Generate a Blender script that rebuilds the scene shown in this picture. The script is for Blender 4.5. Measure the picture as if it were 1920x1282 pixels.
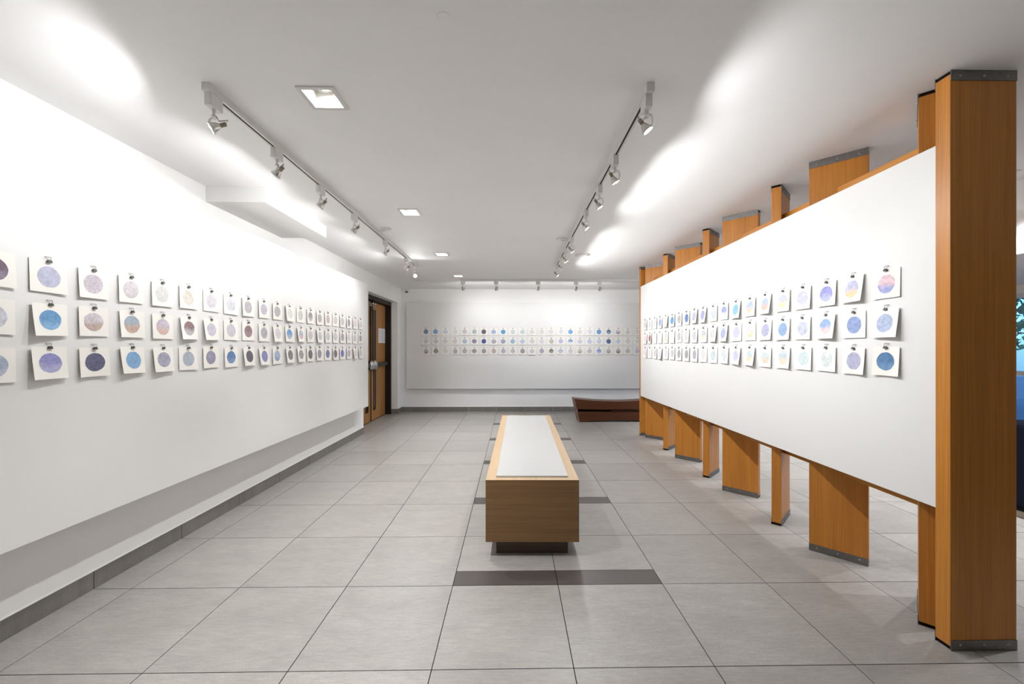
import bpy, bmesh, math, random
from mathutils import Vector, Matrix, Euler
D = bpy.data
for o in list(D.objects): D.objects.remove(o)
SC = bpy.context.scene
COL = SC.collection
PI = math.pi
rnd = random.Random(7)

# ------------------------------------------------------------------ camera, light, exposure
FPX, CZ, HY, YAW, CX0, CY0, CXP = 757.1649, 1.3542, 651.5841, -0.0155, -0.2576, -2.3033, 973.3942
cam = D.cameras.new('camera'); cam_o = D.objects.new('camera', cam); COL.objects.link(cam_o)
cam.sensor_width = 36.0; cam.sensor_fit = 'HORIZONTAL'
cam.lens = FPX / 1920 * 36.0
cam.shift_x = -(CXP - 960) / 1920
cam.shift_y = (HY - 641) / 1920
cam.clip_start = 0.05; cam.clip_end = 200
cam_o.location = (CX0, CY0, CZ)
cam_o.rotation_euler = (PI / 2, 0, YAW)
SC.camera = cam_o
vs = SC.view_settings
vs.view_transform = 'Standard'; vs.look = 'None'; vs.gamma = 1.0; vs.use_curve_mapping = False
EXPOSURE = 2.82
vs.exposure = EXPOSURE
W = D.worlds.new('World'); SC.world = W; W.use_nodes = True
wn = W.node_tree.nodes; wl = W.node_tree.links
sky = wn.new('ShaderNodeTexSky')
sky.sky_type = 'NISHITA'; sky.sun_disc = False; sky.sun_elevation = math.radians(48); sky.sun_rotation = math.radians(140)
wl.new(sky.outputs[0], wn['Background'].inputs[0])
SKY = 0.13
wn['Background'].inputs[1].default_value = SKY
# lamp powers (W); the lamps themselves are built in their fittings' builders
P_DOWN = 30.0
P_DOWN_RIGHT = 28.0
P_BEAM = 1.6
P_SPILL = 2.6
LAMP_COL = (0.975, 0.99, 1.015)

# ------------------------------------------------------------------ helpers
def lin(c):
    def f(v):
        v = v / 255.0
        return v / 12.92 if v <= 0.04045 else ((v + 0.055) / 1.055) ** 2.4
    return tuple(f(v) for v in c[:3])
def lin4(c): return lin(c) + (1.0,)

class MB:
    """collects shapes and links them as one mesh object"""
    def __init__(s): s.bm = bmesh.new()
    def box(s, x0, y0, z0, x1, y1, z1, mi=0):
        v = [s.bm.verts.new(p) for p in ((x0,y0,z0),(x1,y0,z0),(x1,y1,z0),(x0,y1,z0),(x0,y0,z1),(x1,y0,z1),(x1,y1,z1),(x0,y1,z1))]
        for f in ((0,3,2,1),(4,5,6,7),(0,1,5,4),(1,2,6,5),(2,3,7,6),(3,0,4,7)):
            fc = s.bm.faces.new([v[i] for i in f]); fc.material_index = mi
        return s
    def poly(s, pts, mi=0):
        f = s.bm.faces.new([s.bm.verts.new(p) for p in pts]); f.material_index = mi; return s
    def lathe(s, prof, n=20, origin=(0,0,0), axis=(0,0,1), smooth=True, cap0=False, cap1=False):
        q = Vector((0,0,1)).rotation_difference(Vector(axis).normalized()); o = Vector(origin)
        rings = []
        for r, h in prof:
            rings.append([s.bm.verts.new(o + q @ Vector((r*math.cos(2*PI*i/n), r*math.sin(2*PI*i/n), h))) for i in range(n)])
        for a, b in zip(rings, rings[1:]):
            for i in range(n):
                f = s.bm.faces.new((a[i], a[(i+1)%n], b[(i+1)%n], b[i])); f.smooth = smooth
        if cap0: s.bm.faces.new(list(reversed(rings[0])))
        if cap1: s.bm.faces.new(rings[-1])
        return s
    def tube(s, pts, r, n=8):
        pts = [Vector(p) for p in pts]; rings = []
        for i, p in enumerate(pts):
            t = (pts[min(i+1, len(pts)-1)] - pts[max(i-1, 0)]).normalized()
            u = t.orthogonal().normalized()
            if rings: 
                u = (pu - t * pu.dot(t)).normalized()
            pu = u; w = t.cross(u)
            rings.append([s.bm.verts.new(p + r*(u*math.cos(2*PI*k/n) + w*math.sin(2*PI*k/n))) for k in range(n)])
        for a, b in zip(rings, rings[1:]):
            for k in range(n):
                f = s.bm.faces.new((a[k], a[(k+1)%n], b[(k+1)%n], b[k])); f.smooth = True
        s.bm.faces.new(list(reversed(rings[0]))); s.bm.faces.new(rings[-1])
        return s
    def mesh(s, name, mats):
        bmesh.ops.recalc_face_normals(s.bm, faces=s.bm.faces)
        me = D.meshes.new(name); s.bm.to_mesh(me); s.bm.free()
        for m in (mats if isinstance(mats, (list, tuple)) else [mats]): me.materials.append(m)
        return me
    def obj(s, name, mats, parent=None, loc=(0,0,0), rot=(0,0,0), bevel=0):
        return link(name, s.mesh(name, mats), parent, loc, rot, bevel)
def link(name, me, parent=None, loc=(0,0,0), rot=(0,0,0), bevel=0):
    o = D.objects.new(name, me); COL.objects.link(o)
    o.location = loc; o.rotation_euler = rot
    if parent: o.parent = parent
    if bevel:
        m = o.modifiers.new('bevel', 'BEVEL'); m.width = bevel; m.segments = 2; m.limit_method = 'ANGLE'
    return o
def empty(name, loc=(0,0,0), rotz=0.0):
    o = D.objects.new(name, None); COL.objects.link(o); o.empty_display_size = .1
    o.location = loc; o.rotation_euler = (0,0,rotz); return o
def tag(o, label=None, cat=None, group=None, kind=None):
    if label: o['label'] = label
    if cat: o['category'] = cat
    if group: o['group'] = group
    if kind: o['kind'] = kind
    return o
def struct(o, label=None):
    o['kind'] = 'structure'
    if label: o['label'] = label
    return o

# ------------------------------------------------------------------ materials
def newmat(name):
    m = D.materials.new(name); m.use_nodes = True
    nt = m.node_tree; b = nt.nodes['Principled BSDF']
    return m, nt, b
def N(nt, t, **kw):
    n = nt.nodes.new(t)
    for k, v in kw.items():
        if k in n.inputs: n.inputs[k].default_value = v
        else: setattr(n, k, v)
    return n
def mix(nt, fac, a, b, blend='MIX'):
    n = nt.nodes.new('ShaderNodeMix'); n.data_type = 'RGBA'; n.blend_type = blend
    for sock, val in ((n.inputs[0], fac), (n.inputs[6], a), (n.inputs[7], b)):
        if hasattr(val, 'default_value') or hasattr(val, 'links'): nt.links.new(val, sock)
        else: sock.default_value = val
    return n.outputs[2]
def paint(name, rgb, rough=.55, spec=.35, bump=.0, scale=90):
    m, nt, b = newmat(name)
    tc = N(nt, 'ShaderNodeTexCoord'); nz = N(nt, 'ShaderNodeTexNoise', Scale=2.2, Detail=5.0)
    nt.links.new(tc.outputs['Object'], nz.inputs['Vector'])
    mr = N(nt, 'ShaderNodeMapRange'); mr.inputs[3].default_value = .965; mr.inputs[4].default_value = 1.02
    nt.links.new(nz.outputs[0], mr.inputs[0])
    c = mix(nt, 1.0, lin4(rgb), (1,1,1,1), 'MULTIPLY'); mul = c.node
    nt.links.new(mr.outputs[0], mul.inputs[7])
    nt.links.new(c, b.inputs['Base Color'])
    b.inputs['Roughness'].default_value = rough; b.inputs['Specular IOR Level'].default_value = spec
    if bump:
        n2 = N(nt, 'ShaderNodeTexNoise', Scale=float(scale), Detail=3.0)
        nt.links.new(tc.outputs['Object'], n2.inputs['Vector'])
        bp = N(nt, 'ShaderNodeBump', Strength=bump, Distance=.002)
        nt.links.new(n2.outputs[0], bp.inputs['Height']); nt.links.new(bp.outputs[0], b.inputs['Normal'])
    return m
def wood(name, a, c, axis=2, rough=.4, fine=160., coarse=14., contrast=1.0, spec=.4):
    """a,c: sRGB dark and light grain; axis = grain direction in object space"""
    m, nt, b = newmat(name)
    tc = N(nt, 'ShaderNodeTexCoord'); oi = N(nt, 'ShaderNodeObjectInfo')
    add = N(nt, 'ShaderNodeVectorMath'); add.operation = 'ADD'
    sc = N(nt, 'ShaderNodeVectorMath'); sc.operation = 'SCALE'; sc.inputs[3].default_value = 37.0
    cmb = N(nt, 'ShaderNodeCombineXYZ')
    for i in range(3): nt.links.new(oi.outputs['Random'], cmb.inputs[i])
    nt.links.new(cmb.outputs[0], sc.inputs[0])
    nt.links.new(tc.outputs['Object'], add.inputs[0]); nt.links.new(sc.outputs[0], add.inputs[1])
    def grain(s, along, det):
        mp = N(nt, 'ShaderNodeMapping'); v = [s, s, s]; v[axis] = along
        mp.inputs['Scale'].default_value = v
        nt.links.new(add.outputs[0], mp.inputs[0])
        n = N(nt, 'ShaderNodeTexNoise', Scale=1.0, Detail=det, Roughness=.6)
        nt.links.new(mp.outputs[0], n.inputs['Vector']); return n.outputs[0]
    g1 = grain(fine, 2.2, 4.0); g2 = grain(coarse, .5, 3.0)
    mm = N(nt, 'ShaderNodeMath'); mm.operation = 'MULTIPLY_ADD'; mm.inputs[1].default_value = .6
    m2 = N(nt, 'ShaderNodeMath'); m2.operation = 'MULTIPLY'; m2.inputs[1].default_value = .4
    nt.links.new(g2, m2.inputs[0]); nt.links.new(g1, mm.inputs[0]); nt.links.new(m2.outputs[0], mm.inputs[2])
    mr = N(nt, 'ShaderNodeMapRange'); mr.inputs[1].default_value = .5 - .2/contrast; mr.inputs[2].default_value = .5 + .2/contrast
    nt.links.new(mm.outputs[0], mr.inputs[0])
    nt.links.new(mix(nt, mr.outputs[0], lin4(a), lin4(c)), b.inputs['Base Color'])
    b.inputs['Roughness'].default_value = rough; b.inputs['Specular IOR Level'].default_value = spec
    bp = N(nt, 'ShaderNodeBump', Strength=.12, Distance=.001)
    nt.links.new(g1, bp.inputs['Height']); nt.links.new(bp.outputs[0], b.inputs['Normal'])
    return m
def metal(name, rgb, rough=.35, metallic=1.0):
    m, nt, b = newmat(name)
    tc = N(nt, 'ShaderNodeTexCoord'); nz = N(nt, 'ShaderNodeTexNoise', Scale=40.0, Detail=4.0)
    nt.links.new(tc.outputs['Object'], nz.inputs['Vector'])
    nt.links.new(mix(nt, nz.outputs[0], lin4([v*.85 for v in rgb]), lin4([min(255, v*1.1) for v in rgb])), b.inputs['Base Color'])
    b.inputs['Metallic'].default_value = metallic; b.inputs['Roughness'].default_value = rough
    return m
def glow(name, rgb, strength):
    m, nt, b = newmat(name)
    b.inputs['Base Color'].default_value = lin4(rgb)
    b.inputs['Emission Color'].default_value = lin4(rgb); b.inputs['Emission Strength'].default_value = strength
    return m
def tile_mat(name, a, c, fine=False):
    m, nt, b = newmat(name)
    tc = N(nt, 'ShaderNodeTexCoord'); oi = N(nt, 'ShaderNodeObjectInfo')
    cmb = N(nt, 'ShaderNodeCombineXYZ')
    for i in range(3): nt.links.new(oi.outputs['Random'], cmb.inputs[i])
    sc = N(nt, 'ShaderNodeVectorMath'); sc.operation = 'SCALE'; sc.inputs[3].default_value = 51.0
    nt.links.new(cmb.outputs[0], sc.inputs[0])
    add = N(nt, 'ShaderNodeVectorMath'); add.operation = 'ADD'
    nt.links.new(tc.outputs['Object'], add.inputs[0]); nt.links.new(sc.outputs[0], add.inputs[1])
    mp = N(nt, 'ShaderNodeMapping'); mp.inputs['Scale'].default_value = (1.3, 3.2, 1)
    nt.links.new(add.outputs[0], mp.inputs[0])
    n1 = N(nt, 'ShaderNodeTexNoise', Scale=2.6, Detail=9.0, Roughness=.72); nt.links.new(mp.outputs[0], n1.inputs['Vector'])
    mp2 = N(nt, 'ShaderNodeMapping'); mp2.inputs['Scale'].default_value = (14, 110, 1) if not fine else (6, 160, 1)
    nt.links.new(add.outputs[0], mp2.inputs[0])
    n2 = N(nt, 'ShaderNodeTexNoise', Scale=1.0, Detail=5.0, Roughness=.7); nt.links.new(mp2.outputs[0], n2.inputs['Vector'])
    n3 = N(nt, 'ShaderNodeTexNoise', Scale=220.0, Detail=2.0); nt.links.new(add.outputs[0], n3.inputs['Vector'])
    r1 = N(nt, 'ShaderNodeMapRange'); r1.inputs[1].default_value = .2; r1.inputs[2].default_value = .8; nt.links.new(n1.outputs[0], r1.inputs[0])
    k = mix(nt, r1.outputs[0], lin4(a), lin4(c))
    r2 = N(nt, 'ShaderNodeMapRange'); r2.inputs[1].default_value = .25; r2.inputs[2].default_value = .75; r2.inputs[3].default_value = .84; r2.inputs[4].default_value = 1.14
    nt.links.new(n2.outputs[0], r2.inputs[0])
    k = mix(nt, 1.0, k, r2.outputs[0], 'MULTIPLY')
    r3 = N(nt, 'ShaderNodeMapRange'); r3.inputs[1].default_value = .3; r3.inputs[2].default_value = .7; r3.inputs[3].default_value = .9; r3.inputs[4].default_value = 1.1; nt.links.new(n3.outputs[0], r3.inputs[0])
    k = mix(nt, 1.0, k, r3.outputs[0], 'MULTIPLY')
    r4 = N(nt, 'ShaderNodeMapRange'); r4.inputs[3].default_value = .95; r4.inputs[4].default_value = 1.05; nt.links.new(oi.outputs['Random'], r4.inputs[0])
    k = mix(nt, 1.0, k, r4.outputs[0], 'MULTIPLY')
    nt.links.new(k, b.inputs['Base Color'])
    rr = N(nt, 'ShaderNodeMapRange'); rr.inputs[3].default_value = .30; rr.inputs[4].default_value = .46; nt.links.new(n1.outputs[0], rr.inputs[0])
    nt.links.new(rr.outputs[0], b.inputs['Roughness'])
    b.inputs['Specular IOR Level'].default_value = .5
    bp = N(nt, 'ShaderNodeBump', Strength=.08, Distance=.001); nt.links.new(n2.outputs[0], bp.inputs['Height']); nt.links.new(bp.outputs[0], b.inputs['Normal'])
    return m

M = {}
M['wall'] = paint('wall_paint', (243, 242, 240), .6, .3, .05)
M['ceiling'] = paint('ceiling_paint', (246, 245, 244), .7, .25, .03)
M['panel'] = paint('panel_paint', (228, 227, 225), .5, .35, .03, 140)
M['tile'] = tile_mat('porcelain_tile', (134, 130, 125), (158, 154, 148))
M['strip'] = tile_mat('dark_strip_tile', (66, 60, 57), (82, 75, 72), True)
M['skirt'] = tile_mat('skirting_tile', (112, 108, 104), (130, 126, 121))
M['grout'] = paint('grout', (36, 30, 26), .9, .1)
M['fir'] = wood('fir_veneer', (162, 101, 33), (209, 139, 57), 2, .36, 220., 22.)
M['firh'] = wood('fir_rail', (164, 101, 32), (208, 140, 54), 1, .42, 220., 22.)
M['oakf'] = wood('oak_front_shaded', (112, 82, 52), (150, 114, 76), 0, .5, 260., 26., 1.1)  # darker copy of the plinth oak, the front's shade painted in
M['oakt'] = wood('oak_top_lit', (174, 146, 112), (200, 174, 140), 1, .5, 220., 22.)  # lighter copy of the same oak, light on the top painted in
M['oaks'] = wood('oak_side_shaded', (116, 86, 56), (152, 116, 78), 1, .5, 240., 24.)  # side oak darkened like the front, shade put into the colour
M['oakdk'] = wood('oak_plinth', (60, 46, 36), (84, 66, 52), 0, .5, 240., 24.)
M['lacquer'] = paint('white_lacquer', (186, 185, 183), .22, .5)
M['steel'] = metal('galvanised_steel', (132, 130, 128), .45)
M['screw'] = metal('screw_steel', (170, 168, 165), .3)
M['black'] = paint('black_gap', (22, 20, 19), .8, .1)
M['bench'] = wood('red_brown_wood', (66, 34, 13), (92, 49, 20), 0, .35, 90., 10., .9)
M['benchend'] = wood('end_grain', (120, 92, 76), (146, 116, 98), 2, .5, 90., 10.)
M['benchdk'] = paint('dark_slot', (30, 14, 6), .7, .2)
M['white'] = paint('white_enamel', (226, 224, 220), .35, .45)
M['trim'] = paint('downlight_trim', (222, 220, 217), .45, .4)
M['slot'] = paint('track_slot', (52, 49, 46), .7, .2)
M['holder'] = paint('ceramic_holder', (150, 138, 124), .5, .3)
M['reflector'] = metal('lamp_reflector', (214, 212, 206), .2)
M['lampglow'] = glow('halogen_face', (255, 246, 228), 6.0)
M['downglow'] = glow('downlight_lamp', (255, 250, 240), 14.0)
M['funnel'] = paint('downlight_funnel', (205, 205, 204), .3, .5)
M['oakdoor'] = wood('oak_door', (146, 100, 50), (182, 132, 74), 2, .42, 150., 16.)
M['frame'] = paint('dark_frame', (34, 25, 20), .5, .3)
M['chrome'] = metal('satin_chrome', (196, 194, 190), .25)
M['dkmetal'] = metal('dark_bronze', (70, 66, 58), .35)
M['darkglass'] = paint('dark_vision_glass', (28, 26, 24), .12, .6)
M['paper'] = paint('rag_paper', (238, 235, 228), .85, .15, .05, 300)
M['notice'] = paint('notice_paper', (232, 230, 230), .8, .2)
M['ink'] = paint('grey_ink', (140, 146, 170), .8, .1)
M['clip'] = paint('clip_black', (44, 42, 42), .4, .4)
M['wire'] = metal('clip_wire', (120, 118, 116), .35)
M['navy'] = paint('navy_fabric', (16, 20, 34), .9, .1, .2, 260)
M['chairbase'] = paint('pale_plinth', (178, 172, 162), .5, .3)
M['whiteframe'] = paint('white_window_frame', (220, 222, 226), .4, .4)
M['bluefr'] = paint('blue_window_mullion', (30, 92, 170), .4, .4)
M['leaf'] = paint('leaf_green', (86, 120, 52), .6, .3)
M['leaf2'] = paint('leaf_yellow_green', (140, 150, 70), .6, .3)
M['bark'] = paint('bark', (84, 70, 56), .9, .1)
M['ground'] = paint('paving', (120, 118, 112), .9, .1)
M['grass'] = paint('grass', (92, 112, 54), .9, .1)
# watercolour disc: two tones, carried by each disc (object colour + custom property 'tone')
m, nt, b = newmat('watercolour_wash')
oi = N(nt, 'ShaderNodeObjectInfo'); at = N(nt, 'ShaderNodeAttribute', attribute_type='OBJECT', attribute_name='tone')
tc = N(nt, 'ShaderNodeTexCoord'); cmb = N(nt, 'ShaderNodeCombineXYZ')
for i in range(3): nt.links.new(oi.outputs['Random'], cmb.inputs[i])
sc = N(nt, 'ShaderNodeVectorMath'); sc.operation = 'SCALE'; sc.inputs[3].default_value = 23.0; nt.links.new(cmb.outputs[0], sc.inputs[0])
add = N(nt, 'ShaderNodeVectorMath'); add.operation = 'ADD'; nt.links.new(tc.outputs['Object'], add.inputs[0]); nt.links.new(sc.outputs[0], add.inputs[1])
n1 = N(nt, 'ShaderNodeTexNoise', Scale=34.0, Detail=5.0, Roughness=.6, Distortion=.8); nt.links.new(add.outputs[0], n1.inputs['Vector'])
n2 = N(nt, 'ShaderNodeTexNoise', Scale=48.0, Detail=7.0, Roughness=.7, Distortion=.6); nt.links.new(add.outputs[0], n2.inputs['Vector'])
sx = N(nt, 'ShaderNodeSeparateXYZ'); nt.links.new(tc.outputs['Object'], sx.inputs[0])
# blend from tone one (top) to tone two (bottom), edge broken by noise; disc centre is z = -.077
f1 = N(nt, 'ShaderNodeMath', operation='MULTIPLY_ADD'); f1.inputs[1].default_value = .085; nt.links.new(n1.outputs[0], f1.inputs[0]); nt.links.new(sx.outputs[2], f1.inputs[2])
mr = N(nt, 'ShaderNodeMapRange'); mr.inputs[1].default_value = -.055; mr.inputs[2].default_value = -.03; nt.links.new(f1.outputs[0], mr.inputs[0])
k = mix(nt, mr.outputs[0], at.outputs['Color'], oi.outputs['Color'])
r2 = N(nt, 'ShaderNodeMapRange'); r2.inputs[1].default_value = .3; r2.inputs[2].default_value = .7; r2.inputs[3].default_value = .74; r2.inputs[4].default_value = 1.2; nt.links.new(n2.outputs[0], r2.inputs[0])
k = mix(nt, 1.0, k, r2.outputs[0], 'MULTIPLY')
nt.links.new(k, b.inputs['Base Color']); b.inputs['Roughness'].default_value = .85; b.inputs['Specular IOR Level'].default_value = .15
M['wash'] = m
# window glass: clear blue film, Fresnel gloss
m = D.materials.new('blue_film_glass'); m.use_nodes = True; nt = m.node_tree; nt.nodes.remove(nt.nodes['Principled BSDF'])
tr = N(nt, 'ShaderNodeBsdfTransparent'); tr.inputs[0].default_value = (.36, .58, .82, 1)
gl = N(nt, 'ShaderNodeBsdfGlossy', Roughness=.02); lw = N(nt, 'ShaderNodeFresnel', IOR=1.45); ms = N(nt, 'ShaderNodeMixShader')
nt.links.new(lw.outputs[0], ms.inputs[0]); nt.links.new(tr.outputs[0], ms.inputs[1]); nt.links.new(gl.outputs[0], ms.inputs[2])
nt.links.new(ms.outputs[0], nt.nodes['Material Output'].inputs[0])
M['glass'] = m

# ------------------------------------------------------------------ room dimensions
ZC = 2.595                 # ceiling
XL = -2.62                 # left wall face
YB = 6.288                 # back wall face
XR = 5.4                   # window wall of the room beyond the screen
YF = -5.0                  # wall behind the camera
XS = 3.5                   # face of the lowered ceiling by the window
DOOR0, DOOR1, DOORZ = 4.12, 6.02, 2.28

# ------------------------------------------------------------------ floor
T = 0.6
mbf = MB().box(-3.0, YF - .1, -.10, XR + .1, YB + .1, -.005)
floor = struct(mbf.obj('floor', M['grout']), 'grey porcelain tile floor with dark grout joints')
G = .0021
tile_cache = {}
def tile(x0, x1, y0, y1, mat='tile'):
    w, d = round(x1 - x0, 4), round(y1 - y0, 4)
    key = (w, d, mat)
    if key not in tile_cache:
        b = MB(); e = .0012
        hx, hy = w/2 - G, d/2 - G
        b.box(-hx, -hy, -.010, hx, hy, 0)
        tile_cache[key] = b.mesh('floor_tile', M[mat])
    o = link('strip_tile' if mat == 'strip' else 'floor_tile', tile_cache[key], floor, ((x0+x1)/2, (y0+y1)/2, 0))
    return o
cols = [(XL + .001, -2.4)] + [(c*T, (c+1)*T) for c in range(-4, 8)] + [(4.8, XR)]
rows = [(r*T, (r+1)*T) for r in range(-3, 10)] + [(6.0, YB - .001)]
S = .148
for (y0, y1) in rows:
    r = round(y0 / T)
    for (x0, x1) in cols:
        if x0 in (-T, 0.0) and r % 2 == 0 and r >= -2 and r < 9:
            s = tile(x0, x1, y0, y0 + S, 'strip'); s['label'] = 'dark brown grey strip tile'
            tile(x0, x1, y0 + S, y1)
        else:
            tile(x0, x1, y0, y1)
# door recess floor and the floor behind the camera
tile(-2.86, XL + .001, DOOR0, DOOR1)
b = MB()
for i in range(5):
    for j in range(14):
        x0 = -2.6 + .6*j - (0 if j else .0)
        b.box(max(x0 - .4 + .6*0, XL), -2.4 - .6*(i+1) + .0 + G + .6*0, -.01, min(x0 + .2, XR) - 2*G, -2.4 - .6*i + .6 - .6 - G, 0)
b.box(XL, -2.4 + G, -.01, XR, -1.8 - G, 0)
b.obj('floor_field', M['tile'], floor)

# ------------------------------------------------------------------ walls
b = MB()
b.box(-2.98, YF, 0, XL, DOOR0, ZC + .1)
b.box(-2.98, DOOR1, 0, XL, YB + .1, ZC + .1)
b.box(-2.98, DOOR0, DOORZ, XL, DOOR1, ZC + .1)
wall_left = struct(b.obj('wall_left', M['wall']), 'white painted left wall with a door recess at its far end')
wall_back = struct(MB().box(XL - .36, YB, 0, XR + .2, YB + .15, ZC + .1).obj('wall_back', M['wall']), 'white painted wall at the far end of the gallery')
wall_front = struct(MB().box(-2.98, YF - .15, 0, XR + .2, YF, ZC + .1).obj('wall_front', M['wall']))
# downlights: (x, y)
DLX = -1.20; DLY = (-3.6, -1.94, -.28, 1.41, 3.07, 4.69); DLR = 3.2; DLYR = (-.28, .55, 1.41, 2.24, 3.07, 3.9, 4.69)
hh = .078
b = MB()
xs = [-2.98, DLX - hh, DLX + hh, DLR - hh, DLR + hh, XR + .2]
for i in range(5):
    if i in (1, 3):
        cx = DLX if i == 1 else DLR
        ys = [YF - .15] + [v for y in (DLY if i == 1 else DLYR) for v in (y - hh, y + hh)] + [YB + .15]
        for k in range(0, len(ys), 2):
            b.poly([(xs[i], ys[k], ZC), (xs[i+1], ys[k], ZC), (xs[i+1], ys[k+1], ZC), (xs[i], ys[k+1], ZC)])
    else:
        b.poly([(xs[i], YF - .15, ZC), (xs[i+1], YF - .15, ZC), (xs[i+1], YB + .15, ZC), (xs[i], YB + .15, ZC)])
b.box(-3.0, YF - .16, ZC + .2, XR + .3, YB + .16, ZC + .25)
ceiling = struct(b.obj('ceiling', M['ceiling']), 'smooth white ceiling')
# boxed soffit on the left wall under the ceiling
struct(MB().box(XL - .005, .838, 2.475, -2.165, 1.86, ZC + .01).obj('trim_1', M['wall'], bevel=.003), 'white boxed soffit where left wall meets ceiling')
# lowered ceiling by the window
struct(MB().box(XS, YF, 2.05, XR + .1, YB, ZC + .01).obj('trim_2', M['ceiling']), 'lowered white ceiling above the window beyond the screen')

# skirting of cut tiles
def skirting(name, label, p0, p1, nrm, step=T, start=0.0, bead=.006):
    """p0->p1 along the wall foot, nrm = into the room"""
    p0, p1 = Vector(p0), Vector(p1); L = (p1 - p0).length; d = (p1 - p0) / L; n = Vector(nrm)
    root = struct(D.objects.new(name, None), label); COL.objects.link(root); root.location = (p0.x, p0.y, 0)
    root.rotation_euler = (0, 0, math.atan2(d.y, d.x))
    side = 1 if (Vector((-d.y, d.x)).dot(n.xy) > 0) else -1
    s = 0.0; cuts = [0.0]; c = start
    while c < L - .02:
        if c > .02: cuts.append(c)
        c += step
    cuts.append(L)
    for a, e in zip(cuts, cuts[1:]):
        MB().box(a + G, 0, .001, e - G, side*.011, .10).obj('skirting_tile', M['skirt'], root)
    # white sloped bead on top
    b = MB(); w = side*.011; h = bead
    b.poly([(0,0,.1),(L,0,.1),(L,w,.1),(0,w,.1)]); b.poly([(0,w,.1),(L,w,.1),(L,0,.1+h),(0,0,.1+h)])
    b.obj('white_bead', M['white'], root)
    return root
skirting('baseboard_left', 'grey tile skirting along the left wall', (XL, -4.8, 0), (XL, DOOR0, 0), (1, 0, 0))
skirting('baseboard_back', 'grey tile skirting along the back wall', (XL, YB, 0), (XR, YB, 0), (0, -1, 0), T, .22, .026)
skirting('baseboard_corner', 'short grey tile skirting between door and back wall', (XL, DOOR1 + .011, 0), (XL, YB, 0), (1, 0, 0))
skirting('baseboard_jamb', 'grey tile skirting in the door reveal', (-2.75, DOOR1, 0), (XL + .011, DOOR1, 0), (0, -1, 0))

# window wall on the right
b = MB()
WZ0, WZ1, WY0, WY1 = .36, 1.96, .2, 5.6
b.box(XR, YF, 0, XR + .2, WY0, ZC); b.box(XR, WY1, 0, XR + .2, YB, ZC)
b.box(XR, WY0, 0, XR + .2, WY1, WZ0); b.box(XR, WY0, WZ1, XR + .2, WY1, ZC)
struct(b.obj('wall_right', M['wall']), 'white wall with a long window beyond the screen')
win = struct(MB().box(XR + .02, WY0, WZ0, XR + .10, WY1, WZ0 + .05).box(XR + .02, WY0, WZ1 - .05, XR + .10, WY1, WZ1)
             .box(XR + .02, WY0, WZ0, XR + .10, WY0 + .05, WZ1).box(XR + .02, WY1 - .05, WZ0, XR + .10, WY1, WZ1).obj('window_1', M['whiteframe']), 'white framed blue tinted window')
MB().box(XR + .02, WY0, 1.04, XR + .10, WY1, 1.09).obj('window_rail', M['whiteframe'], win)
for k in range(1, 5):
    y = WY0 + (WY1 - WY0)*k/5
    MB().box(XR + .03, y - .03, WZ0 + .05, XR + .09, y + .03, WZ1 - .05).obj('mullion', M['bluefr'], win)
for k in range(5):
    y0 = WY0 + (WY1 - WY0)*k/5; y1 = WY0 + (WY1 - WY0)*(k+1)/5
    MB().box(XR + .055, y0 + .03, WZ0 + .05, XR + .061, y1 - .03, 1.04).obj('pane', M['glass'], win)
    MB().box(XR + .055, y0 + .03, 1.09, XR + .061, y1 - .03, WZ1 - .05).obj('pane', M['glass'], win)
MB().box(XR - .12, WY0 - .05, WZ0 - .03, XR + .02, WY1 + .05, WZ0).obj('window_sill', M['whiteframe'], win)

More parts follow.
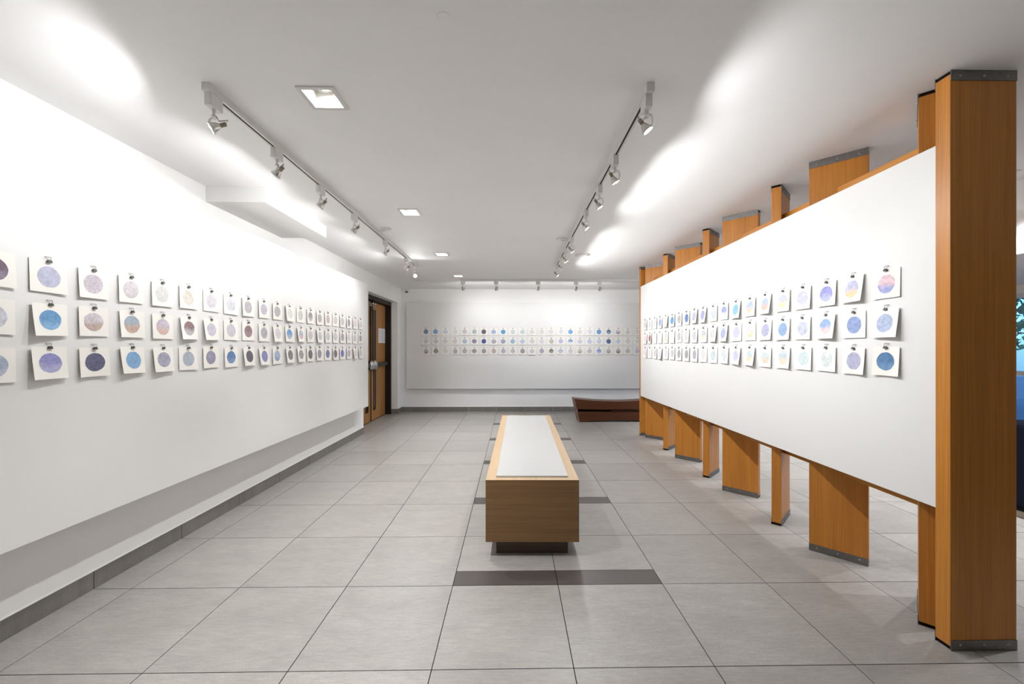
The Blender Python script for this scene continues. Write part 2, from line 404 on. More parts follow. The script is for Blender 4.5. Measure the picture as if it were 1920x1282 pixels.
# ------------------------------------------------------------------ double door in the recess
XD = -2.86
door = struct(empty('door_1', (XD, DOOR0, 0)), 'pair of light oak doors with panic hardware in a dark frame')
LY = DOOR1 - DOOR0
b = MB(); fw = .055
b.box(-.10, 0, 0, .11, fw, DOORZ - .005); b.box(-.10, LY - fw, 0, .11, LY, DOORZ - .005); b.box(-.10, fw, DOORZ - .075, .11, LY - fw, DOORZ - .005)
b.obj('door_frame', M['frame'], door)
MB().box(-.14, 0, 0, -.11, LY, DOORZ).obj('backing_board', M['black'], door)
mid = 1.005
for nm, y0, y1, s in (('door_leaf', fw + .004, mid - .002, -1), ('door_leaf', mid + .002, LY - fw - .004, 1)):
    leaf = MB().box(-.05, y0, .008, 0, y1, DOORZ - .08).obj(nm, M['oakdoor'], door, bevel=.002)
    g0 = mid + s*.15; g1 = mid + s*.245
    a, c = min(g0, g1), max(g0, g1)
    MB().box(-.01, a, .20, .004, c, 2.05).obj('vision_panel', M['darkglass'], leaf)
    b = MB()
    b.box(0, a - .012, .188, .010, a, 2.062); b.box(0, c, .188, .010, c + .012, 2.062); b.box(0, a, .188, .010, c, .20); b.box(0, a, 2.05, .010, c, 2.062)
    b.obj('vision_frame', M['dkmetal'], leaf)
    # panic bar with round device head at the meeting stile
    ya, yb = (mid + .19, y1 - .05) if s > 0 else (y0 + .05, mid - .19)
    MB().box(.0, ya, 1.00, .075, yb, 1.07).obj('push_bar', M['dkmetal'], leaf, bevel=.012)
    yh = mid + s*.085
    MB().lathe([(.0, 0), (.085, 0), (.095, .02), (.092, .05), (.07, .085), (.0, .1)], 24, (0, yh, 1.035), (1, 0, 0)).obj('device_head', M['chrome'], leaf)
    MB().lathe([(.096, .024), (.102, .03), (.102, .042), (.096, .046)], 24, (0, yh, 1.035), (1, 0, 0)).obj('device_ring', M['dkmetal'], leaf)
    b = MB().lathe([(.0, 0), (.03, 0), (.03, .07), (.024, .08), (.0, .08)], 16, (0, mid + s*.06, 2.16), (1, 0, 0))
    b.box(0, mid + s*.06 - .035, 2.11, .03, mid + s*.06 + .035, 2.195)
    b.obj('top_latch', M['chrome'], leaf)
    MB().tube([(.014, mid + s*.06, 1.13), (.014, mid + s*.06, 2.11)], .008, 8).obj('latch_rod', M['dkmetal'], leaf)
MB().box(.0, mid - .012, .01, .012, mid + .012, DOORZ - .085).obj('astragal', M['frame'], door)
nb = MB(); nb.box(0, -.20, -.142, .002, .20, .142)
ntc = nb.obj('notice', M['notice'], loc=(XD + .001, 5.75, 1.59))
tag(ntc, 'white two column notice sheet taped to the right oak door leaf', 'notice')
b = MB()
for cx in (-.1, .1):
    for i in range(9):
        w = .075 if i % 4 else .05
        b.box(.002, cx - .08, .11 - i*.028, .0026, cx - .08 + 2*w, .115 - i*.028)
b.box(.002, -.006, -.13, .0026, .006, .13)
b.obj('printed_lines', M['ink'], ntc)

# ------------------------------------------------------------------ display panels
XPL, XPR, YPB = -2.455, 1.705, 6.21
b = MB().box(-.06, -4.2, .465, 0, 3.868, 2.312)
pl = b.obj('exhibition_board', M['panel'], loc=(XPL, 0, 0), bevel=.002)
tag(pl, 'long white display board standing off the left wall', 'display board')
for y in (-3.6, -2.0, -.4, 1.2, 2.6, 3.5): MB().box(XL - XPL + .004, y - .03, .6, -.059, y + .03, 2.2).obj('batten', M['wall'], pl)
b = MB().box(-2.49, 0, .487, 3.4, .035, 2.297)
pb = b.obj('exhibition_board', M['panel'], loc=(0, YPB, 0), bevel=.002)
tag(pb, 'white display board mounted on the far back wall', 'display board')
for x in (-2.2, -.9, .4, 1.7, 3.0): MB().box(x - .03, .034, .6, x + .03, YB - YPB - .004, 2.2).obj('batten', M['wall'], pb)

# ------------------------------------------------------------------ slatted wood screen with its panel
SCX = 1.855
screen = empty('partition_screen', (SCX, 1.7, 0))
tag(screen, 'wooden screen of angled floor to ceiling boards carrying a white display panel', 'room divider')
BW, BT = .302, .064
post_me = MB().box(-BW/2, -BT/2, .018, BW/2, BT/2, ZC - .018).mesh('post', M['fir'])
gap_me = MB().box(-BW/2 + .006, -BT/2 + .006, .0, BW/2 - .006, BT/2 - .006, ZC).mesh('core', M['black'])  # black filler paints the shadow gap below and above each board
shoe = {}
for zt in (0, 1):
    z0, z1 = (.0, .046) if zt == 0 else (ZC - .046, ZC)
    for s in (-1, 1):
        y0, y1 = (-BT/2 - .003, -BT/2) if s < 0 else (BT/2, BT/2 + .003)
        shoe[(zt, s)] = MB().box(-BW/2, y0, z0, BW/2, y1, z1).mesh('shoe_plate', M['steel'])
screw_me = MB().lathe([(.0055, 0), (.005, .002), (.0, .003)], 10, (0, 0, 0), (0, -1, 0)).mesh('screw', M['screw'])
def post(y, ang, x=SCX):
    p = link('post', post_me, screen, (x - SCX, y - 1.7, 0), (0, 0, ang), .0015)
    link('core', gap_me, p)
    for (zt, s), me in shoe.items():
        link('shoe_plate', me, p)
        for xx in (-.108, 0, .108):
            link('screw', screw_me, p, (xx, s*(BT/2 + .003), .026 if zt == 0 else ZC - .026), (0, 0, 0 if s < 0 else PI))
    return p
post(-.496, 0, 1.849)
for k in range(8):
    y = -.275 + .5645*k
    post(y, PI/4 if k % 2 == 0 else -PI/4, SCX + .002*k)
post(3.905, 0, 1.857)
for z0, z1 in ((2.08, 2.385), (.54, .80)):
    MB().box(-.022, -.464 - 1.7, z0, .022, -.31 - 1.7, z1).obj('steel_bracket', M['black'], screen)
    r = MB().box(-.02, -.31 - 1.7, z0, .02, 3.87 - 1.7, z1).obj('rail', M['firh'], screen)
b = MB().box(XPR - SCX, -.462 - 1.7, .612, XPR - SCX + .02, 3.868 - 1.7, 2.291)
sp = b.obj('screen_panel', M['panel'], screen, bevel=.0015); sp['label'] = 'white display panel'
MB().box(XPR - SCX + .001, 3.868 - 1.7, .612, XPR - SCX + .02, 3.8735 - 1.7, 2.291).obj('edge_band', M['firh'], sp)

# ------------------------------------------------------------------ display plinth in the middle
case = empty('display_plinth', (-.132, .30, 0), math.radians(-.94))
tag(case, 'long oak display plinth with a white inset top in the middle of the floor', 'plinth')
cw, cl = .302, 2.49
b = MB()
b.box(-cw, 0, .10, cw, .02, .5)
b.obj('front_panel', M['oakf'], case, bevel=.0015)
MB().box(-cw, cl - .02, .10, cw, cl, .5).obj('back_panel', M['oakf'], case, bevel=.0015)
for s in (-1, 1):
    MB().box(min(s*cw, s*(cw - .02)), .02, .10, max(s*cw, s*(cw - .02)), cl - .02, .5).obj('side_panel', M['oaks'], case, bevel=.0015)
MB().box(-cw + .02, .02, .10, cw - .02, cl - .02, .12).obj('bottom_panel', M['oaks'], case)
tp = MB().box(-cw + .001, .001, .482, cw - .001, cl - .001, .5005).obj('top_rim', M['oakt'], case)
MB().box(-.236, .055, .49, .236, cl - .115 + .04, .511).obj('top_inset', M['lacquer'], case, bevel=.0015)['label'] = 'white lacquered inset'
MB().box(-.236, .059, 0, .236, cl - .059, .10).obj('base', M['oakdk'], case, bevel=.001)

# ------------------------------------------------------------------ sculpted bench at the back
bench = empty('sculpted_bench', (1.66, 5.03, 0))
tag(bench, 'low red brown wooden bench with flared ends near the back wall', 'bench')
def slab(zf0, zf1, y0, y1, mat, name, parent, n=24, inset=0.0, tw=None):
    b = MB(); prev = None
    for i in range(n + 1):
        t = -1 + 2*i/n; ring = []
        za, zb = zf0(t), zf1(t)
        for (y, z) in ((y0, za), (y1, za), (y1, zb), (y0, zb)):
            x = t*(.70 + .095*z/.42 - inset)
            ring.append(b.bm.verts.new((x, y, z)))
        if prev:
            for k in range(4):
                f = b.bm.faces.new((prev[k], prev[(k+1) % 4], ring[(k+1) % 4], ring[k]))
        else: b.bm.faces.new(ring)
        prev = ring
    b.bm.faces.new(prev)
    return b.obj(name, mat, parent)
slab(lambda t: .226 + .010*t*t*(1 if t < 0 else -.4), lambda t: .372 + .052*t*t, 0, .29, M['bench'], 'upper_slab', bench)
slab(lambda t: .030*(1 - t*t), lambda t: .188 - .008*(1 - abs(t)), 0, .29, M['bench'], 'lower_slab', bench)
slab(lambda t: .17, lambda t: .24, .10, .25, M['benchdk'], 'core', bench, 8, .05)
b = MB(); prev = None
for i in range(13):
    x = -.12 + .80*i/12; tw = -.5 + 1.0*i/12; c, sn = .203, math.sin(tw)*.012; ring = []
    for (y, z) in ((.02, c + sn - .006), (.16, c - sn - .006), (.16, c - sn + .006), (.02, c + sn + .006)): ring.append(b.bm.verts.new((x, y, z)))
    if prev:
        for k in range(4): b.bm.faces.new((prev[k], prev[(k+1) % 4], ring[(k+1) % 4], ring[k]))
    else: b.bm.faces.new(ring)
    prev = ring
b.bm.faces.new(prev); b.obj('twisted_slat', M['bench'], bench)
for s in (-1, 1):
    b = MB(); pts = []
    for z in (0, .424):
        x = s*(.70 + .095*z/.42)
        for xx in (x, x + s*.012): pts += [(xx, 0, z), (xx, .29, z)]
    v = [b.bm.verts.new(p) for p in pts]
    for f in ((0,1,5,4),(2,3,7,6),(0,2,6,4),(1,3,7,5),(4,5,7,6),(0,1,3,2)): b.bm.faces.new([v[i] for i in f])
    b.obj('end_board', M['benchend'], bench)

# ------------------------------------------------------------------ ceiling fittings
ORD = ['first', 'second', 'third', 'fourth', 'fifth', 'sixth', 'seventh', 'eighth']
def downlight(x, y, label, power):
    r = empty('downlight', (x, y, ZC)); tag(r, label, 'ceiling light', 'recessed square downlights')
    o, i = .092, .072; b = MB()
    for (x0, y0, x1, y1) in ((-o, -o, o, -i), (-o, i, o, o), (-o, -i, -i, i), (i, -i, o, i)):
        b.box(x0, y0, -.006, x1, y1, .0)
    b.obj('trim_ring', M['trim'], r)
    b = MB(); h = .085; k = .055
    c0 = [(-i, -i, -.002), (i, -i, -.002), (i, i, -.002), (-i, i, -.002)]; c1 = [(-k, -k, h), (k, -k, h), (k, k, h), (-k, k, h)]
    for a in range(4): b.poly([c0[a], c0[(a+1) % 4], c1[(a+1) % 4], c1[a]])
    b.poly(c1)
    b.obj('reflector', M['funnel'], r)
    MB().lathe([(.030, h - .03), (.046, h - .03), (.048, h - .001)], 24, (0, 0, 0)).obj('lamp_ring', M['trim'], r)
    MB().lathe([(.0, h - .022), (.030, h - .022)], 24, (0, 0, 0)).obj('lamp', M['downglow'], r)
    L = D.lights.new('downlight_bulb', 'SPOT'); L.energy = power; L.color = LAMP_COL; L.spot_size = math.radians(86); L.spot_blend = 1.0; L.shadow_soft_size = .018
    lo = D.objects.new('bulb', L); COL.objects.link(lo); lo.parent = r; lo.location = (0, 0, .034)
    return r
names = {-3.6: 'unseen rear', -1.94: 'unseen', -.28: 'nearest', 1.41: 'second', 3.07: 'third', 4.69: 'farthest'}  # unseen ones behind the camera are added to lift the ambient light
for y in DLY:
    n = names[y]
    downlight(DLX, y, '%s recessed square downlight in the row left of centre' % n, P_DOWN)


for i, y in enumerate(DLYR):
    downlight(DLR, y, '%s recessed square downlight beyond the wooden screen' % ORD[i], P_DOWN_RIGHT)

def track(x0, y0, x1, y1, label):
    d = Vector((x1 - x0, y1 - y0)); L = d.length; a = math.atan2(d.y, d.x)
    r = empty('lighting_track', (x0, y0, ZC), a); tag(r, label, 'track light rail')
    b = MB().box(0, -.018, -.02, L, .018, 0); b.box(0, -.018, -.034, L, -.006, -.02); b.box(0, .006, -.034, L, .018, -.02)
    b.obj('rail', M['white'], r)
    MB().box(.03, -.0058, -.0325, L - .03, .0058, -.0202).obj('conductor_slot', M['slot'], r)
    for xx in (0, L): MB().box(xx - .014, -.02, -.037, xx + .014, .02, 0).obj('end_cap', M['white'], r, bevel=.003)
    return r
TLX, TRX, TBY = -1.695, .388, 5.02
track(TLX, -.38, TLX, 3.76, 'white ceiling track along the left wall')
track(TRX, -.41, TRX, 3.68, 'white ceiling track facing the wooden screen')
track(-1.2, TBY, 2.6, TBY, 'white ceiling track across the back wall')
ZT = ZC - .034

def head_meshes(el):
    """spot head aiming along +x, elevation el (radians, negative = down)"""
    P = {}
    P['track_adapter'] = (MB().box(-.017, -.040, -.062, .017, .040, 0), 'white', .003)
    P['stem'] = (MB().lathe([(.009, -.062), (.009, -.078), (.006, -.08), (.006, -.092)], 12).lathe([(.0, -.092), (.011, -.092), (.011, -.098), (.0, -.098)], 12), 'white', 0)
    d = Vector((math.cos(el), 0, math.sin(el))); c = Vector((.0, 0, -.148))
    b = MB(); w = .009
    pts = [(-.004, -.094), (.012, -.098), (.020, -.110), (.022, -.130), (.018, -.146), (.006, -.158)]
    for i in range(len(pts) - 1):
        (xa, za), (xb, zb) = pts[i], pts[i+1]
        v = [b.bm.verts.new(p) for p in ((xa, -w - .026, za), (xa, -.026 + w, za), (xb, -.026 + w, zb), (xb, -w - .026, zb))]
        v2 = [b.bm.verts.new((p.co.x + .003, p.co.y, p.co.z + .001)) for p in v]
        b.bm.faces.new(v); b.bm.faces.new(v2)
        for k in range(4): b.bm.faces.new((v[k], v[(k+1) % 4], v2[(k+1) % 4], v2[k]))
    b.box(-.006, -.036, -.097, .006, .004, -.093)
    P['bracket'] = (b, 'white', 0)
    P['reflector'] = (MB().lathe([(.008, -.030), (.012, -.026), (.019, -.012), (.024, .004), (.0255, .010)], 24, c, d), 'reflector', 0)
    P['gimbal_ring'] = (MB().lathe([(.0255, .004), (.029, .004), (.029, .014), (.0235, .014), (.0235, .010)], 24, c, d), 'white', 0)
    P['lamp_face'] = (MB().lathe([(.0, .0085), (.0235, .0085)], 24, c, d), 'lampglow', 0)
    P['lamp_holder'] = (MB().lathe([(.0, -.056), (.010, -.056), (.010, -.030), (.0, -.030)], 10, c, d), 'holder', 0)
    P['lead_wire'] = (MB().tube([c + d*-.054, c + d*-.066 + Vector((0, .006, .012)), Vector((-.022, .010, -.118)), Vector((-.010, .004, -.096))], .0022, 6), 'holder', 0)
    out = {}
    for k, (b, mt, bv) in P.items(): out[k] = (b.mesh(k, M[mt]), bv)
    return out, c, d
HM = {}
def spot_head(x, y, az, el, label, group, beam, spill, track_along='y', beam_angle=74):
    key = round(el, 3)
    if key not in HM: HM[key] = head_meshes(el)
    parts, c, d = HM[key]
    r = empty('spotlight', (x, y, ZT), 0); tag(r, label, 'spotlight', group)
    for k, (me, bv) in parts.items():
        rot = az
        if k == 'track_adapter': rot = 0 if track_along == 'y' else PI/2
        link(k, me, r, (0, 0, 0), (0, 0, rot), bv)
    q = Matrix.Rotation(az, 4, 'Z') @ d.to_4d()
    dirv = Vector(q[:3]); pos = Matrix.Rotation(az, 3, 'Z') @ (c + d*.022)
    rq = Vector((0, 0, -1)).rotation_difference(dirv).to_euler()
    ds = Matrix.Rotation(az, 3, 'Z') @ Vector((math.cos(.80), 0, -math.sin(.80)))
    for nm, en, size, bl in (('beam_bulb', beam, beam_angle, 1.0), ('spill_bulb', spill, 174, .3)):
        L = D.lights.new(nm, 'SPOT'); L.energy = en; L.color = LAMP_COL; L.spot_size = math.radians(size); L.spot_blend = bl; L.shadow_soft_size = .02
        lo = D.objects.new(nm, L); COL.objects.link(lo); lo.parent = r; lo.location = pos; lo.rotation_euler = rq if nm == 'beam_bulb' else Vector((0, 0, -1)).rotation_difference(ds).to_euler()
    return r
R = math.radians
LYS = [-.34, .18, .74, 1.38, 2.27, 3.17, 3.66]
LAZ = [R(208), R(172), R(185), R(178), R(176), R(182), R(285)]
LEL = [R(-30), R(-42), R(-45), R(-40), R(-42), R(-42), R(-24)]
for i, y in enumerate(LYS):
    lab = '%s white spotlight from the near end of the left ceiling track' % ORD[i]
    if i == 6: lab = 'glaring white spotlight at the far end of the left ceiling track'
    spot_head(TLX, y, LAZ[i], LEL[i], lab, 'spotlights on the left track', P_BEAM*(1.2 if i == 0 else 1.1), P_SPILL*(1.0 if i == 0 else .45), 'y', 96)
RYS = [-.36, .25, .71, 1.25, 2.12, 2.63, 3.10, 3.59]
RAZ = [R(-8), R(6), R(0), R(-6), R(4), R(0), R(5), R(-3)]
REL = [R(-54), R(-58), R(-56), R(-52), R(-54), R(-57), R(-52), R(-48)]
for i, y in enumerate(RYS):
    spot_head(TRX, y, RAZ[i], REL[i], '%s white spotlight from the near end of the right ceiling track' % ORD[i], 'spotlights on the right track', P_BEAM*2.2, P_SPILL*.85, 'y', 100)
for i, x in enumerate([-1.16, -.56, .20, .89, 1.32]):
    spot_head(x, TBY, R(90 + (-6, 3, 0, 5, -4)[i]), R(-30), '%s white spotlight from the left on the back ceiling track' % ORD[i], 'spotlights on the back track', P_BEAM*1.6, P_SPILL*.4, 'x', 84)

def disc_fitting(name, x, y, r, h, mat, label, cat):
    o = MB().lathe([(.0, -h), (r*.7, -h), (r*.94, -h*.7), (r, -h*.3), (r, 0)], 32, (0, 0, 0)).obj(name, mat, loc=(x, y, ZC))
    tag(o, label, cat); return o
disc_fitting('smoke_detector', .668, 3.08, .095, .022, M['white'], 'round white ceiling disc right of the right track', 'detector')
disc_fitting('sprinkler_cover', -.517, -.783, .026, .0012, M['ceiling'], 'small flat white cover plate on the near ceiling', 'sprinkler cover')
disc_fitting('sprinkler_cover', -2.0, 5.12, .05, .008, M['trim'], 'small round cover plate on ceiling near the doors', 'sprinkler cover')
def track_feed(x, y, sx, label):
    r = empty('track_feed', (x, y, ZC)); tag(r, label, 'track feed')
    MB().lathe([(.0, -.012), (.05, -.012), (.055, -.006), (.055, 0)], 24).obj('canopy', M['white'], r)
    MB().tube([(0, 0, -.012), (-sx*.03, 0, -.03), (-sx*.07, 0, -.026)], .006, 8).obj('lead', M['white'], r)
    return r
track_feed(TLX + .11, 1.93, 1, 'round white feed canopy beside the left ceiling track')
track_feed(TRX - .10, 2.28, -1, 'round white feed canopy beside the right ceiling track')
secur = empty('security_camera', (-2.50, YB, 2.54)); tag(secur, 'tiny white and black camera high in the back left corner', 'camera')
MB().box(-.03, -.012, -.03, .03, 0, .03).obj('wall_plate', M['white'], secur, bevel=.003)
MB().box(-.03, -.07, .0, .03, -.012, .032).obj('housing', M['white'], secur, bevel=.006)
MB().lathe([(.0, -.03), (.018, -.024), (.026, -.01), (.027, .002)], 20, (0, -.042, 0)).obj('dome', M['clip'], secur)

# ------------------------------------------------------------------ watercolour sheets
PW = .076; PH = .152; DR = .0485; DCZ = -.077
def sheet_meshes(seed, big):
    rr = random.Random(seed)
    a = rr.uniform(.0003, .0025); bb = rr.uniform(.0, .005); t = rr.uniform(-.001, .004)
    if big == 1: t = rr.uniform(.008, .013); bb = rr.uniform(.004, .010)
    if big == 2: a = rr.uniform(.005, .009); bb = rr.uniform(.004, .009)
    ph = rr.uniform(-.4, .4); tilt = rr.uniform(-.018, .018)
    def disp(x, z):
        u = x/PW; v = -z/PH
        return .004 + a*abs(u)**2.0*(.35 + .65*v) + bb*v**1.6*(1 + ph*u) - t*u*(.35 + .65*v) + max(0, t)*1.0*(.35 + .65*v)
    def P(x, z, off=0.0):
        xr = x + tilt*(-z); zr = z - tilt*x
        return (xr, -disp(x, z) - off, zr)
    n = 8; b = MB(); grid = []
    for side in (0, 1):
        g = [[b.bm.verts.new(P(-PW + 2*PW*i/n, -PH*j/n, .0006*side)) for i in range(n+1)] for j in range(n+1)]
        grid.append(g)
        for j in range(n):
            for i in range(n):
                f = b.bm.faces.new((g[j][i], g[j][i+1], g[j+1][i+1], g[j+1][i])); f.smooth = True
    g0, g1 = grid
    loop = [(0, i) for i in range(n)] + [(j, n) for j in range(n)] + [(n, n - i) for i in range(n)] + [(n - j, 0) for j in range(n)]
    for k in range(len(loop)):
        (j, i), (jj, ii) = loop[k], loop[(k+1) % len(loop)]
        f = b.bm.faces.new((g0[j][i], g0[jj][ii], g1[jj][ii], g1[j][i]))
        for e in f.edges: e.smooth = False
    sm = b.mesh('watercolour_sheet', M['paper'])
    b = MB(); q = 28; rings = []; ex = rr.uniform(.96, 1.05); ez = rr.uniform(.96, 1.04); dx = rr.uniform(-.003, .003)
    cen = b.bm.verts.new(P(dx, DCZ, .0012))
    wob = [1 + .018*math.sin(2*PI*k/q*2 + rr.random()*6) + rr.uniform(-.008, .008) for k in range(q)]
    for r in (.35, .7, 1.0):
        rings.append([b.bm.verts.new(P(dx + DR*r*ex*wob[k]*math.cos(2*PI*k/q), DCZ + DR*r*ez*wob[k]*math.sin(2*PI*k/q), .0012)) for k in range(q)])
    for k in range(q):
        b.bm.faces.new((cen, rings[0][k], rings[0][(k+1) % q])).smooth = True
        for a_, b_ in zip(rings, rings[1:]):
            b.bm.faces.new((a_[k], a_[(k+1) % q], b_[(k+1) % q], b_[k])).smooth = True
    dm = b.mesh('painted_disc', M['wash'])
    return sm, dm
def mirror_mesh(me, name):
    m2 = me.copy(); m2.name = name
    for v in m2.vertices: v.co.x = -v.co.x
    m2.flip_normals(); return m2
FLAT = [sheet_meshes(100 + k, 0) for k in range(7)]
LIFT = [sheet_meshes(200 + k, 1) for k in range(4)] + [sheet_meshes(300 + k, 2) for k in range(3)]
FLATM = [tuple(mirror_mesh(x, x.name) for x in p) for p in FLAT]
LIFTM = [tuple(mirror_mesh(x, x.name) for x in p) for p in LIFT]
b = MB()
v = [b.bm.verts.new(p) for p in ((-.0105,-.002,-.010),(.0105,-.002,-.010),(.0085,-.013,.002),(-.0085,-.013,.002),(-.0105,-.016,-.010),(.0105,-.016,-.010))]
for f in ((0,1,2,3),(4,5,2,3),(0,4,3),(1,5,2),(0,1,5,4)): b.bm.faces.new([v[i] for i in f])
clip_me = b.mesh('binder_clip', M['clip'])
b = MB()
b.tube([(-.004,-.010,.001),(-.010,-.008,.008),(-.0135,-.004,.015),(-.012,-.003,.0175),(.012,-.003,.0175),(.0135,-.004,.015),(.010,-.008,.008),(.004,-.010,.001)], .0009, 5)
wire_me = b.mesh('wire_handle', M['wire'])

def hue(c):
    import colorsys
    h, s, v = colorsys.rgb_to_hsv(*[x/255 for x in c]); h *= 360
    dark = 'very dark ' if v < .36 else 'dark ' if v < .58 else 'mid ' if v < .74 else 'pale ' if v < .85 else 'very pale '
    if s < .05: base = 'grey'
    elif h < 20 or h >= 345: base = 'pink' if v > .7 else 'red brown'
    elif h < 45: base = 'peach' if s > .25 and v > .7 else 'brown grey' if v < .7 else 'beige'
    elif h < 75: base = 'cream'
    elif h < 170: base = 'green grey'
    elif h < 200: base = 'teal grey' if s < .2 else 'sky blue'
    elif h < 226: base = 'blue' if s > .3 else 'blue grey'
    elif h < 256: base = 'violet blue' if s > .25 else 'lavender'
    elif h < 310: base = 'lilac' if v > .7 else 'purple'
    else: base = 'mauve'
    return dark + base
NTH = ['first','second','third','fourth','fifth','sixth','seventh','eighth','ninth','tenth','eleventh','twelfth','thirteenth','fourteenth','fifteenth',
       'sixteenth','seventeenth','eighteenth','nineteenth','twentieth','twenty first','twenty second','twenty third']
ROWN = ['top', 'middle', 'bottom']; ROWZ = [1.766, 1.563, 1.358]
def sheet(loc, rz, tones, label, group, lifted, mirrored, seed, clip=True, wires=True):
    rr = random.Random(seed)
    pool = (LIFTM if mirrored else LIFT) if lifted else (FLATM if mirrored else FLAT)
    sm, dm = pool[rr.randrange(len(pool))]
    if len(label.split()) > 16: label = label.replace('very ', '').replace('pale ', '').replace('mid ', '')
    r = link('watercolour_sheet', sm, None, loc, (0, 0, rz)); tag(r, label, 'artwork', group)
    d = link('painted_disc', dm, r); c1, c2 = (lin([v*.80 + w*.20 for v, w in zip(t, (232, 228, 224))]) for t in (tones[0], tones[-1]))
    d.color = (*c1, 1); d['tone'] = list(c2)
    if clip:
        c = link('binder_clip', clip_me, r)
        if wires: link('wire_handle', wire_me, c)
    return r
def parse(s):
    out = []
    for item in s.split():
        ts = []
        for h in item.split('/'): ts.append(tuple(int(h[i:i+2], 16) for i in (0, 2, 4)))
        out.append(ts)
    return out
# discs by row; left panel from the near end, back panel from the left, screen panel from the far end
LEFT = [parse('5f4b5a/7a6e80 b2b4cd bdb2be cdc5ca cbcbc6 d5cec2 cdc6cd cccbd2 b0a8ae bcb5c1 b0aab0 dad7d4 cbc6c2 948a8a/b8b0b2 b7a8ad c8b4b4 cbc4cb bcb7c2 94949c d7c8cd cbcbcb'),
        parse('c3c3d0 5088bc/6a9cc8 c8bfc6/b0988c 96a5b4/be9f8c bcb2c2/cda99e 7e5f62/b0aab0 bdb8c8 c3bec6 826468/947a7c a8a3ae cdcbcd 5a91c8/a8b4d0 b0b8c8/d0b4bc c8bcc3 bcbcbe c2c6cb c3bcc8 a89a9e d2cdd2 cbcbd6 a3a3a8'),
        parse('96a5bc/a8b2c8 7a7ab6/9c9cc6 494a68 6e9bc8 9494a8 a0aab8 8a88a2 4a6ea5/6a86b0 4e4c5a 727cac 9aaecc/7e96b8 7a7272 949292 68636c 948e9e 7472a0 6c6266 5c68b8 b8aebc dad4d0 bcc3cb')]
BACK = [parse('6282a5 649fcd c3cdd6 d4d0d2 c2c0c7 a5b4bc 4a4a54 96aed2 448cbe c3d0d3 bccbd2 d6d6d3 d3d6d4 d1cfd7 cfd6d9 689ad6 d6d6d4 d3d3dd 5486cc 4a688f/8a9ab4 d0ccd4/8a7f94 d3d4d3 dedee4'),
        parse('c7c7d3 c7c5cb d3d1cf d3cfca a5b8cc 827d96 324a86 a49f a89f'.replace('a49f a89f', 'a49faa 9494b6') + ' 82aac8 aec2d6 cdcdcd cfcfd9 b4aeab b4b4dd 6e8ccd/dcdce6 cccbdc bdc2e0 b8c7e0 3c548c bcccdf cfd1d1 d9dbe1'),
        parse('b0adb0/8a888c 8c8681 dbd3d3 aaa5ab aca7a4 968c8e 968f8e b8a49c aaaabd b8b5b5 968c96 c2c2c0 9f9db4 6e6464/a8a0a0 aebdd6 cdc8d6 c3c0bc/a8a8a0 c2bdc6 7890d2/a8b0dc c0b8c2/908c94 b4aeb4/78737d b8b8b8 b8b8dc')]
RIGHT = [parse('bebec3 bebec3 b8bec8 8089c2 c2c5d7 4682c8 9f9a9a 506ea5 a5aac8 969bc8 c3cdd6 8a94cd/c8cce0 78b4d7 a5b4d2/ebc8aa a0b0c8/eba08a b8bdd7/ebd7a0 bcbed7 8a8acd/a8aedc b4b9d6/f0c896 dcbcc6/949cd2'),
         parse('e1cdcd 96505a dcd4d2 dad7d4 b9b9b9/e6be8c c8cdd2 aeaaae c3bec3 b9bcbe b4bcc3/e8d8b0 c3c6c8 9aa3cc bdbfd7 cdcdd7/ebd7aa a3a3c2 7e9cc6 b8bdd2 84a3d7/e8c4be 8096c8 a3b2d2'),
         parse('e0d0d6 d8d4d8 bdbdc2 c8c6cb c8cbd4 b8b4b8 9a97a0 918e91 a49fae d7d2d0 bdccd2 c8d2d2 bdbfda b8cdd2/ebd2aa c6d0cd/ebcdaf bccbd0/f0d4b8 c3d4d7 d2dadc a3a3c2 3a6696/5480ac')]
for rws, n in ((LEFT, 21), (BACK, 23), (RIGHT, 20)):
    for r in rws: assert len(r) == n, (n, len(r))
def say(ts):
    a = hue(ts[0])
    if len(ts) > 1:
        c = hue(ts[-1])
        if c != a: return ('%s and %s' % (a, c)).replace('very ', '')
    return a
def near_end(i): return '%s from near end' % NTH[i]
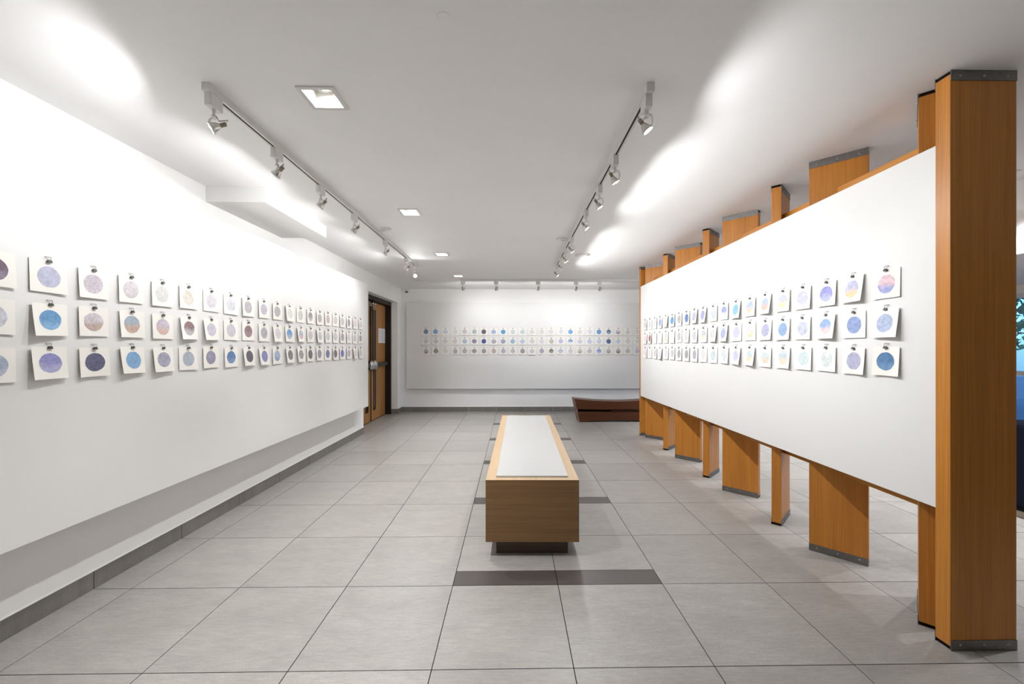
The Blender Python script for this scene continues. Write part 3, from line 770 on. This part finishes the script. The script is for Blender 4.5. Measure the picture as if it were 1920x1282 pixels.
for r in range(3):
    for i in range(21):
        y = -.360 + .2052*(i - 1) + rnd.uniform(-.004, .004)
        lift = (r, i) in {(1,1),(1,3),(2,2),(2,3),(1,5),(1,10),(2,1),(2,8),(1,11),(2,11),(2,20),(2,19),(1,12),(1,14)} or rnd.random() < .12
        if r == 0 and i < 10: lift = False
        sheet((XPL, y, ROWZ[r] + rnd.uniform(-.003, .003)), PI/2, LEFT[r][i], '%s disc sheet, left wall %s row, %s' % (say(LEFT[r][i]), ROWN[r], near_end(i)),
              'watercolour sheets on the left panel', lift, False, 1000 + r*50 + i)
    for i in range(23):
        x = -2.081 + .2026*i + rnd.uniform(-.003, .003)
        lift = (r, i) in {(1,7),(2,1),(0,21),(2,11)}
        sheet((x, YPB, ROWZ[r] + rnd.uniform(-.003, .003)), 0, BACK[r][i], '%s disc sheet, back wall %s row, %s from left' % (say(BACK[r][i]), ROWN[r], NTH[i]),
              'watercolour sheets on the back panel', lift, False, 2000 + r*50 + i, True, False)
    for i in range(20):
        y = 3.64 - .2031*i + rnd.uniform(-.004, .004)
        lift = (r, i) in {(0,18),(0,17),(0,14),(0,12),(1,19),(1,17),(1,14),(1,15),(2,19),(2,18),(2,12),(1,11),(2,13),(0,13),(1,1)} or rnd.random() < .15
        sheet((XPR, y, ROWZ[r] + rnd.uniform(-.003, .003)), -PI/2, RIGHT[r][i], '%s disc sheet, wooden screen %s row, %s' % (say(RIGHT[r][i]), ROWN[r], near_end(19 - i)),
              'watercolour sheets on the screen panel', lift, True, 3000 + r*50 + i)

# ------------------------------------------------------------------ navy armchair beyond the screen
ch = empty('armchair', (4.15, 1.15, 0), R(0)); tag(ch, 'dark navy upholstered armchair by the window right of the front post', 'armchair')
def rbox(x0, y0, z0, x1, y1, z1, name, mat, bev, parent=ch):
    o = MB().box(x0, y0, z0, x1, y1, z1).obj(name, mat, parent); m = o.modifiers.new('bevel', 'BEVEL'); m.width = bev; m.segments = 4; return o
rbox(-.37, -.36, .0, .37, .36, .055, 'plinth', M['chairbase'], .004)
rbox(-.27, -.22, .055, .27, .38, .42, 'seat', M['navy'], .04)
rbox(-.40, -.40, .055, .40, -.22, .775, 'backrest', M['navy'], .05)
rbox(-.40, -.22, .055, -.27, .36, .62, 'armrest', M['navy'], .04)
rbox(.27, -.22, .055, .40, .36, .62, 'armrest', M['navy'], .04)

# ------------------------------------------------------------------ outside the window
struct(MB().box(XR + .2, -12, -.3, 30, 18, -.1).obj('ground_outside', M['ground']), 'paving outside the window')
def tree(x, y, h, r, mat, label, seed):
    rr = random.Random(seed); t = empty('tree', (x, y, -.1)); tag(t, label, 'tree', 'trees outside the window')
    MB().tube([(0, 0, 0), (.05, .02, h*.3), (-.04, .05, h*.6), (0, 0, h*.85)], .09, 10).obj('trunk', M['bark'], t)
    b = MB()
    for k in range(2600):
        while True:
            p = Vector((rr.uniform(-1, 1), rr.uniform(-1, 1), rr.uniform(-1, 1)))
            if p.length < 1: break
        p = Vector((p.x*r, p.y*r, h*.62 + p.z*h*.40)); s = rr.uniform(.05, .11)
        u = Vector((rr.uniform(-1, 1), rr.uniform(-1, 1), rr.uniform(-1, 1))).normalized(); w = u.orthogonal().normalized()
        b.bm.faces.new([b.bm.verts.new(q) for q in (p - u*s, p + w*s*.5, p + u*s, p - w*s*.5)])
    f = b.obj('foliage', M[mat], t); f['kind'] = 'stuff'
for i, (x, y, h, r, mt) in enumerate([(8.4, 5.4, 4.2, 1.1, 'leaf'), (10.0, 8.0, 5.0, 1.4, 'leaf2'), (9.0, 2.4, 4.4, 1.3, 'leaf'), (12.6, 5.0, 5.6, 1.7, 'leaf'), (12.2, 11.2, 5.5, 1.6, 'leaf2')]):
    tree(x, y, h, r, mt, ['green leafy tree close outside the window', 'yellow green tree outside the window behind the close tree', 'green tree outside toward the near end of the window', 'tall green tree farthest behind the others outside', 'large yellow green tree outside the far end of the window'][i], 40 + i)
